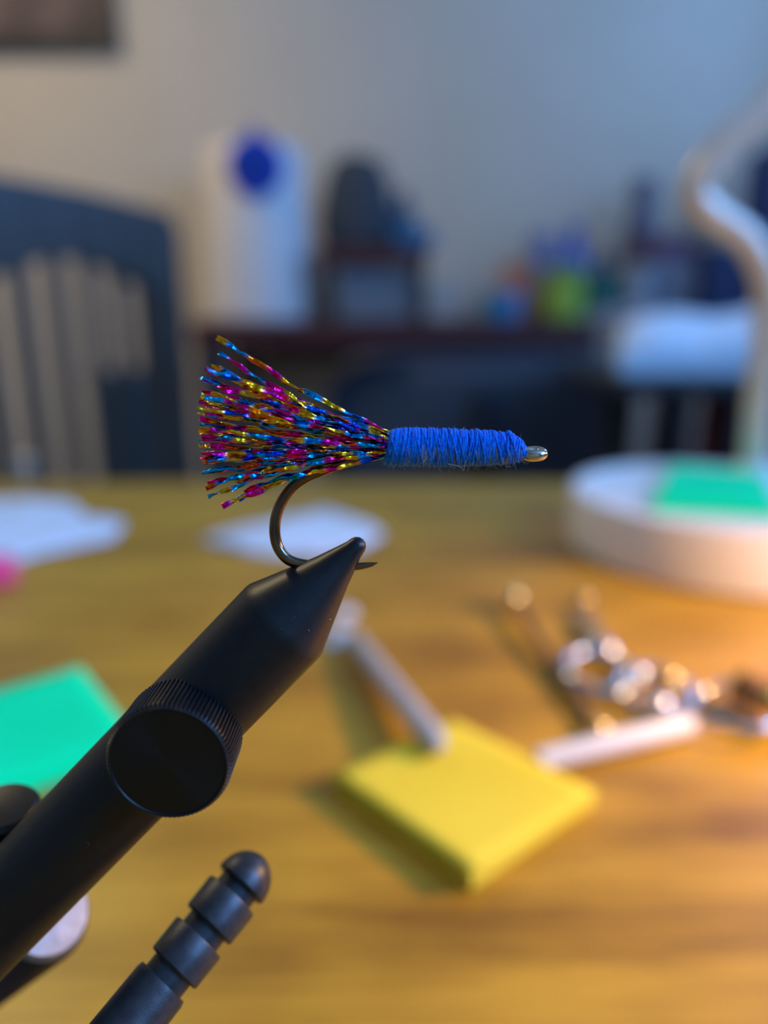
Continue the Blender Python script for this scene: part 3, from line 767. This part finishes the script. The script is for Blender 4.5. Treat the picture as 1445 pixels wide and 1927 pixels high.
fy = Vector((0, -1, 0)); rm = 47 / FPX * Yc
MB().lathe(mc + Vector((0, .010, 0)), fy, [(rm * .96, 0), (rm, .003), (rm * .97, .010), (rm * .8, .013)], 40).build('disc', plain('cobalt_glass', (0.004, 0.055, 0.50), .25), md)
MB().lathe(mc + Vector((0, -.0028, 0)), fy, [(rm * .30, 0), (rm * .28, .003), (rm * .15, .005)], 28).build('pupil', plain('dark_blue_glass', (0.002, 0.006, 0.05), .25), md)
MB().tube([mc + Vector((0, .004, rm * .95)), mc + Vector((0, .006, rm * 1.05)), mc + Vector((0, .010, rm * 1.18))], .012, 10).build('cord', plain('blue_cord', (0.01, 0.03, 0.35), .7), md)
# riser with a grey box beneath and a dark bag on top
Yr = 2.18
ra, rb = at(598, 480, Yr), at(805, 480, Yr); zr1 = at(700, 462, Yr).z; zr0 = at(700, 498, Yr).z
rs = thing('shelf_riser', 'dark red wooden riser shelf standing on the desk', 'shelf', ((ra.x + rb.x) / 2, Yr + .12, ZD))
MB().box(((ra.x + rb.x) / 2, Yr + .12, (zr0 + zr1) / 2), (rb.x - ra.x, .24, zr1 - zr0)).build('board', M['desk'], rs, bevel=.003)
for x in (ra.x + .015, rb.x - .02):
    MB().box((x, Yr + .12, (ZD + zr0) / 2), (.03, .22, zr0 - ZD)).build('side', M['chair_wood'], rs, bevel=.003)
o, _ = desk_box('storage_box', 'blue-grey storage box under the riser shelf', 'box', 640, 778, 508, 598, Yr + .03, .18, plain('slate_grey_card', (.16, .20, .25)))
# soft bag
bc = at(672, 460, Yr + .1); bt = at(672, 288, Yr + .1)
bagw = (at(750, 400, Yr).x - at(598, 400, Yr).x)
v = MB(); hh = bt.z - zr1
for k, (sx, z) in enumerate(((1.0, 0), (1.04, .25), (.98, .5), (.80, .75), (.5, .95), (.25, 1.0))): pass
v.lathe((bc.x, Yr + .12, zr1), (0, 0, 1), [(bagw * .40, 0), (bagw * .50, hh * .08), (bagw * .50, hh * .40), (bagw * .44, hh * .70), (bagw * .28, hh * .93), (bagw * .10, hh)], 20)
bag = v.build('fabric_bag', plain('dark_grey_fabric', (.045, .055, .065), .9), None)
for vt in bag.data.vertices:
    vt.co.y = (Yr + .12) + (vt.co.y - (Yr + .12)) * .6
    d = noise.noise(vt.co * 9) * .018; vt.co.x += d; vt.co.y += d * .4
tag(bag, 'dark grey slumped fabric bag on top of the riser shelf', 'bag')
o, _ = desk_box('small_box', 'teal blue small box on the end of the riser shelf', 'box', 742, 818, 428, 465, Yr + .03, .12, plain('teal_card', (.0, .13, .28)), z0=zr1)
def bottle(name, label, cat, px, ytop, Y, wpx, m, z0=None, neck=.4, lid=None):
    b = at(px, ytop, Y); z0 = ZD if z0 is None else z0; h = b.z - z0; r = wpx / 2 / FPX * Y
    root = thing(name, label, cat, (b.x, Y, z0))
    MB().lathe((b.x, Y, z0), (0, 0, 1), [(r * .92, 0), (r, h * .03), (r, h * .58), (r * .85, h * .70), (r * neck, h * .80), (r * neck, h * .86)], 28).build('body', m, root)
    MB().lathe((b.x, Y, z0), (0, 0, 1), [(r * neck * 1.15, h * .85), (r * neck * 1.15, h * .98), (r * neck, h)], 24).build('cap', lid or m, root)
    return root
def cup(name, label, cat, px, ytop, Y, wpx, m, z0=None):
    b = at(px, ytop, Y); z0 = ZD if z0 is None else z0; h = b.z - z0; r = wpx / 2 / FPX * Y
    o = MB().lathe((b.x, Y, z0), (0, 0, 1), [(r * .80, 0), (r * .84, .003), (r, h), (r * .93, h), (r * .78, .008), (.001, .008)], 32).build(name, m, None)
    return tag(o, label, cat)
bottle('ink_bottle', 'dark slate bottle standing on the riser shelf behind the teal box', 'bottle', 757, 362, Yr + .19, 52, plain('slate_glass', (.05, .07, .11), .3), z0=zr1)
o, _ = desk_box('card_box', 'cream card box on the desk right of the riser shelf', 'box', 800, 880, 532, 600, 2.20, .10, plain('cream_card', (.40, .38, .35)))
cup('cup', 'small light blue cup on the desk edge', 'cup', 945, 548, 2.12, 74, plain('light_blue_ceramic', (.06, .30, .55), .35))
bottle('jar', 'orange jar standing behind the light blue cup', 'jar', 978, 498, 2.26, 66, plain('orange_plastic', (.50, .17, .07), .5), neck=.8)
bottle('bottle', 'royal blue bottle standing behind the lime green jar', 'bottle', 1080, 425, 2.32, 62, plain('royal_blue_plastic', (.02, .07, .34), .4))
bottle('jar', 'pale violet jar standing left of the royal blue bottle', 'jar', 1020, 440, 2.46, 52, plain('pale_violet_plastic', (.16, .20, .40), .5), neck=.8)
bottle('jar', 'lime green jar in front of the royal blue bottle', 'jar', 1064, 506, 2.18, 78, plain('lime_plastic', (.26, .42, .03), .5), neck=.85)
o, _ = desk_box('green_box', 'dark green box on the desk beside the lime green jar', 'box', 1108, 1170, 520, 600, 2.14, .12, plain('dark_green_card', (.01, .12, .09)))
bottle('bottle', 'dark teal bottle behind the dark green box', 'bottle', 1138, 478, 2.36, 58, plain('dark_teal_glass', (.02, .05, .08), .4))
bottle('jar', 'pale grey jar right of the dark green box', 'jar', 1200, 498, 2.20, 58, plain('pale_grey_plastic', (.30, .32, .34), .5), neck=.8)
o, zz = desk_box('grey_box', 'mid grey cardboard box carrying the dark red tin', 'box', 1225, 1318, 488, 600, 2.22, .2, plain('mid_grey_card', (.20, .21, .26)))
bottle('bottle', 'tall slender slate grey bottle rising behind the grey box', 'bottle', 1214, 335, 2.48, 62, plain('slate_plastic', (.08, .09, .14), .5), neck=.6)
o, _ = desk_box('tin', 'dark red flat tin on top of the mid grey box', 'tin', 1222, 1312, 442, 488, 2.26, .14, plain('dark_red_tin', (.10, .03, .07), .4), z0=zz)
o, _ = desk_box('navy_box', 'navy blue storage box beside the lamp neck on the desk', 'box', 1325, 1425, 462, 600, 2.16, .25, plain('navy_card', (.012, .035, .12)))
o, _ = desk_box('blue_binder', 'blue upright binder at the right end of the desk', 'binder', 1432, 1500, 262, 600, 2.30, .22, plain('blue_card', (.02, .05, .22)))

# ------------------------------------------------------------------ picture at top left
YP = Y1
a, b = at(-260, -320, YP - .02), at(226, 98, YP - .02)
pic = thing('framed_picture', 'dark framed brownish picture on the wall above the slatted chair', 'picture', ((a.x + b.x) / 2, YP - .02, (a.z + b.z) / 2))
fw = .045
for c, s in ((((a.x + b.x) / 2, YP - .016, a.z - fw / 2), (b.x - a.x, .03, fw)), (((a.x + b.x) / 2, YP - .016, b.z + fw / 2), (b.x - a.x, .03, fw)),
             ((a.x + fw / 2, YP - .016, (a.z + b.z) / 2), (fw, .03, a.z - b.z - 2 * fw)), ((b.x - fw / 2, YP - .016, (a.z + b.z) / 2), (fw, .03, a.z - b.z - 2 * fw))):
    MB().box(c, s).build('frame_rail', plain('dark_frame', (.020, .016, .020), .5), pic, bevel=.003)
MB().box(((a.x + b.x) / 2, YP - .008, (a.z + b.z) / 2), (b.x - a.x - 2 * fw, .012, a.z - b.z - 2 * fw)).build('canvas', mottled('brown_canvas', (.05, .032, .03), (.20, .135, .115), 5, .7, detail=3), pic, smooth=False)

# ------------------------------------------------------------------ slatted dining chair at left
cR = at(302, 402, 1.28); cL = at(-160, 312, 0.86)
ch = thing('slatted_chair', 'dark wooden dining chair with vertical slats and arched top rail', 'chair', ((cL.x + cR.x) / 2, (cL.y + cR.y) / 2, 0))
ztop = (cR.z + cL.z) / 2
dirc = Vector((cR.x - cL.x, cR.y - cL.y, 0)); wch = dirc.length; dirc.normalize()
nrm = Vector((dirc.y, -dirc.x, 0))
def cpt(s, z, o=0): return Vector((cL.x, cL.y, 0)) + dirc * (s * wch) + nrm * o + Vector((0, 0, z))
zseat = 0.46
# posts
for s in (0.0, 1.0):
    MB().tube([cpt(s, 0, -.02), cpt(s, zseat), cpt(s, ztop - .02)], [.022, .027, .027], 14).build('back_post', M['chair_wood'], ch)
# top rail with an arched lower edge
N = 24; outl = []
top_l = [(i / N, ztop + .022 * math.sin(math.pi * i / N) * .3) for i in range(N + 1)]
low_l = [(i / N, ztop - .150 + .070 * math.sin(math.pi * i / N)) for i in range(N, -1, -1)]
poly = [cpt(-.03 + 1.06 * s, z, .014) for s, z in top_l] + [cpt(-.03 + 1.06 * s, z, .014) for s, z in low_l]
n = len(poly); mbr = MB(); vv = poly + [p - nrm * .028 for p in poly]
ff = []
for i in range(N):
    j = 2 * N + 1 - i
    ff.append((i, i + 1, j - 1, j)); ff.append((n + j, n + j - 1, n + i + 1, n + i))
for i in range(n):
    j = (i + 1) % n; ff.append((j, i, n + i, n + j))
mbr.add(vv, ff).build('top_rail', M['chair_wood'], ch, angle=30)
ns_ = 6
for k in range(ns_):
    s = (k + 1) / (ns_ + 1)
    MB().box(cpt(s, (zseat + .09 + ztop - .07) / 2), (.023, .014, ztop - .07 - zseat - .09), Matrix.Rotation(math.atan2(dirc.y, dirc.x), 3, 'Z')).build('slat', M['chair_wood'], ch, bevel=.002)
MB().box(cpt(.5, zseat + .07), (wch, .022, .05), Matrix.Rotation(math.atan2(dirc.y, dirc.x), 3, 'Z')).build('lower_rail', M['chair_wood'], ch, bevel=.003)
# the chair faces away from the tying table, so its seat lies beyond the back
MB().box(cpt(.5, zseat - .02, -.22), (wch + .04, .44, .04), Matrix.Rotation(math.atan2(dirc.y, dirc.x), 3, 'Z')).build('seat', M['chair_wood'], ch, bevel=.01, bseg=3)
for s in (0.03, .97):
    MB().tube([cpt(s, 0, -.40), cpt(s, zseat - .04, -.40)], [.018, .024], 12).build('front_leg', M['chair_wood'], ch)
# items on the seat, seen between the slats
def seat_pt(px, py, dz): return onz(px, py, zseat + dz)
p = at(62, 884, 1.24)
bt_ = thing('seat_bottle', 'slate blue bottle with a white cap standing on the slatted chair seat', 'bottle', (p.x, p.y, zseat))
hb_ = p.z - zseat
MB().lathe((p.x, p.y, zseat), (0, 0, 1), [(.040, 0), (.043, .006), (.043, hb_ * .6), (.03, hb_ * .8), (.018, hb_ * .86), (.018, hb_ * .9)], 28).build('body', plain('slate_blue_plastic', (.03, .06, .09), .4), bt_)
MB().lathe((p.x, p.y, zseat + hb_ * .88), (0, 0, 1), [(.022, 0), (.023, .004), (.023, .034), (.019, .038)], 24).build('cap', M['white_plastic'], bt_)

# tall bin behind the chair
bx_ = at(262, 700, 1.66)
hm = thing('storage_bin', 'tall dark teal bin standing on the floor behind the slatted chair', 'bin', (bx_.x, bx_.y, 0))
tealm = plain('dark_teal_plastic', (.035, .055, .065), .6)
MB().lathe((bx_.x, bx_.y, 0), (0, 0, 1), [(.080, 0), (.085, .008), (.104, bx_.z - .01), (.098, bx_.z - .01), (.082, .02), (.001, .02)], 36).build('body', tealm, hm)
MB().tube([(bx_.x + .105 * math.cos(a), bx_.y + .105 * math.sin(a), bx_.z - .008) for a in [2 * math.pi * i / 36 for i in range(36)]], .008, 10, closed=True).build('rim', tealm, hm)

# ------------------------------------------------------------------ office chair
YO = 1.58
oa, ob = at(612, 780, YO), at(1205, 780, YO); oz1 = at(900, 662, YO).z; ow = ob.x - oa.x; ocx = (oa.x + ob.x) / 2
oc = thing('office_chair', 'navy office chair with rounded mesh back in front of the desk', 'office chair', (ocx, YO + .3, 0))
oh = .46; oz0 = oz1 - oh
def rrect(w_, h_, r, n=8):
    out = []
    for (sx, sz, a0) in ((1, 1, 0), (-1, 1, 90), (-1, -1, 180), (1, -1, 270)):
        for k in range(n + 1):
            a = R(a0 + 90 * k / n); out.append(((w_ / 2 - r) * sx + r * math.cos(a), (h_ / 2 - r) * sz + r * math.sin(a)))
    return out
def ocurve(x): return .09 * (1 - (2 * x / ow) ** 2)        # the back wraps forward at its sides
op = [Vector((ocx + x, YO - ocurve(x) + .05, (oz0 + oz1) / 2 + z)) for x, z in rrect(ow - .05, oh - .05, .085)]
MB().tube(op, .026, 12, closed=True).build('back_frame', M['navy_frame'], oc)
nx_, nz_ = 24, 14; g = []; f = []
for i in range(nx_ + 1):
    for j in range(nz_ + 1):
        x = (i / nx_ - .5) * (ow - .05); zl = (oh - .055) / 2
        e = abs(x) - ((ow - .05) / 2 - .085)
        if e > 0: zl = zl - .085 + math.sqrt(max(0, .085 ** 2 - e ** 2))
        z = (j / nz_ - .5) * 2 * zl
        g.append(Vector((ocx + x, YO - ocurve(x) + .05, (oz0 + oz1) / 2 + z)))
for i in range(nx_):
    for j in range(nz_):
        f.append((i * (nz_ + 1) + j, (i + 1) * (nz_ + 1) + j, (i + 1) * (nz_ + 1) + j + 1, i * (nz_ + 1) + j + 1))
MB().add(g, f).build('back_mesh', M['navy_mesh'], oc, solid=.006)
MB().box((ocx, YO + .30, .47), (.50, .46, .08)).build('seat', M['navy_mesh'], oc, bevel=.03, bseg=4)
MB().tube(spline([(ocx, YO + .28, .42), (ocx, YO + .03, .42), (ocx, YO - .05, .55), (ocx, YO - .055, .70)], 6), .025, 12).build('spine', M['navy_frame'], oc)
MB().lathe((ocx, YO + .28, .07), (0, 0, 1), [(.03, 0), (.03, .1), (.022, .11), (.022, .36)], 24).build('gas_column', M['dark_metal'], oc)
for k in range(5):
    a = R(72 * k + 20); e = Vector((ocx + .30 * math.cos(a), YO + .28 + .30 * math.sin(a), .075))
    MB().tube([(ocx, YO + .28, .115), e], [.026, .018], 10).build('base_arm', M['navy_frame'], oc)
    MB().lathe(e + Vector((-.012, 0, -.045)), (1, 0, 0), [(.028, 0), (.03, .004), (.03, .020), (.028, .024)], 20).build('caster', M['navy_frame'], oc)

# ------------------------------------------------------------------ side stand with white papers at right
YS = 1.12; zs = at(1250, 716, YS).z
sx0, sx1 = at(1165, 720, YS).x, at(1475, 720, YS).x
ss = thing('side_stand', 'dark metal side stand under the heap of white paper', 'side table', ((sx0 + sx1) / 2, YS + .18, 0))
MB().box(((sx0 + sx1) / 2, YS + .18, zs - .012), (sx1 - sx0, .36, .024)).build('stand_top', M['dark_metal'], ss, bevel=.004)
ld = .04
for x, tx_ in ((sx0 + .10, .05), (sx1 - .05, -.02)):
    for y in (YS + .03, YS + .33):
        MB().tube([(x, y, zs - .02), (x + tx_, y, 0)], [.020, .016], 10).build('leg', M['dark_metal'], ss)
MB().box(((sx0 + sx1) / 2 + .02, YS + .18, .42), (sx1 - sx0 - .14, .30, .016)).build('lower_shelf', M['dark_metal'], ss, bevel=.003)
rbx = at(1388, 742, YS + .1)
o = MB().box((rbx.x + .02, YS + .15, (.428 + rbx.z) / 2), (.075, .09, rbx.z + .02 - .428)).build('red_carton', plain('red_card', (.20, .02, .03)), None, bevel=.003)
tag(o, 'red carton on the lower shelf of the side stand', 'carton')
def heap(name, label, pxs, Y, dep, zb, seed, m=None):
    """loosely folded sheet of paper: bumpy rounded slab"""
    rnd = random.Random(seed)
    L, Rr = pxs[0][0], pxs[-1][0]; v = []; f = []; nx2, ny2 = 18, 8
    for i in range(nx2 + 1):
        t = i / nx2; px = L + (Rr - L) * t
        for (a, ya), (b_, yb) in zip(pxs, pxs[1:]):
            if a <= px <= b_: yy = ya + (yb - ya) * (px - a) / (b_ - a)
        for j in range(ny2 + 1):
            s = j / ny2; p = at(px, yy, Y)
            y = Y + dep * s
            z = zb + (p.z - zb) * (0.25 + .75 * math.sin(math.pi * (0.12 + .62 * s))) + noise.noise(Vector((px * .012, s * 3, seed))) * .014
            v.append(Vector((p.x * y / Y, y, max(zb + .002, z))))
    nb = len(v)
    v += [Vector((p.x, p.y, zb)) for p in v]
    for i in range(nx2):
        for j in range(ny2):
            a = i * (ny2 + 1) + j; f.append((a, a + ny2 + 1, a + ny2 + 2, a + 1)); f.append((nb + a + 1, nb + a + ny2 + 2, nb + a + ny2 + 1, nb + a))
    for i in range(nx2):
        a = i * (ny2 + 1); f.append((a, nb + a, nb + a + ny2 + 1, a + ny2 + 1))
        a += ny2; f.append((a, a + ny2 + 1, nb + a + ny2 + 1, nb + a))
    for j in range(ny2):
        a = j; f.append((a, a + 1, nb + a + 1, nb + a)); a += nx2 * (ny2 + 1); f.append((a, nb + a, nb + a + 1, a + 1))
    o = MB().add(v, f).build(name, m or M['paper'], None, angle=60, bevel=.012, bseg=3)
    return tag(o, label, 'paper')
heap('paper_heap', 'heap of loose white paper on the dark side stand', [(1165, 622), (1205, 590), (1280, 590), (1340, 600), (1400, 590), (1470, 560)], YS + .02, .32, zs, 3)
heap('folded_paper', 'pale folded paper on the desk edge left of the white paper heap', [(1092, 600), (1130, 588), (1180, 575), (1215, 572)], DY0 + .01, .09, ZD, 6, plain('grey_pink_paper', (.30, .27, .29)))
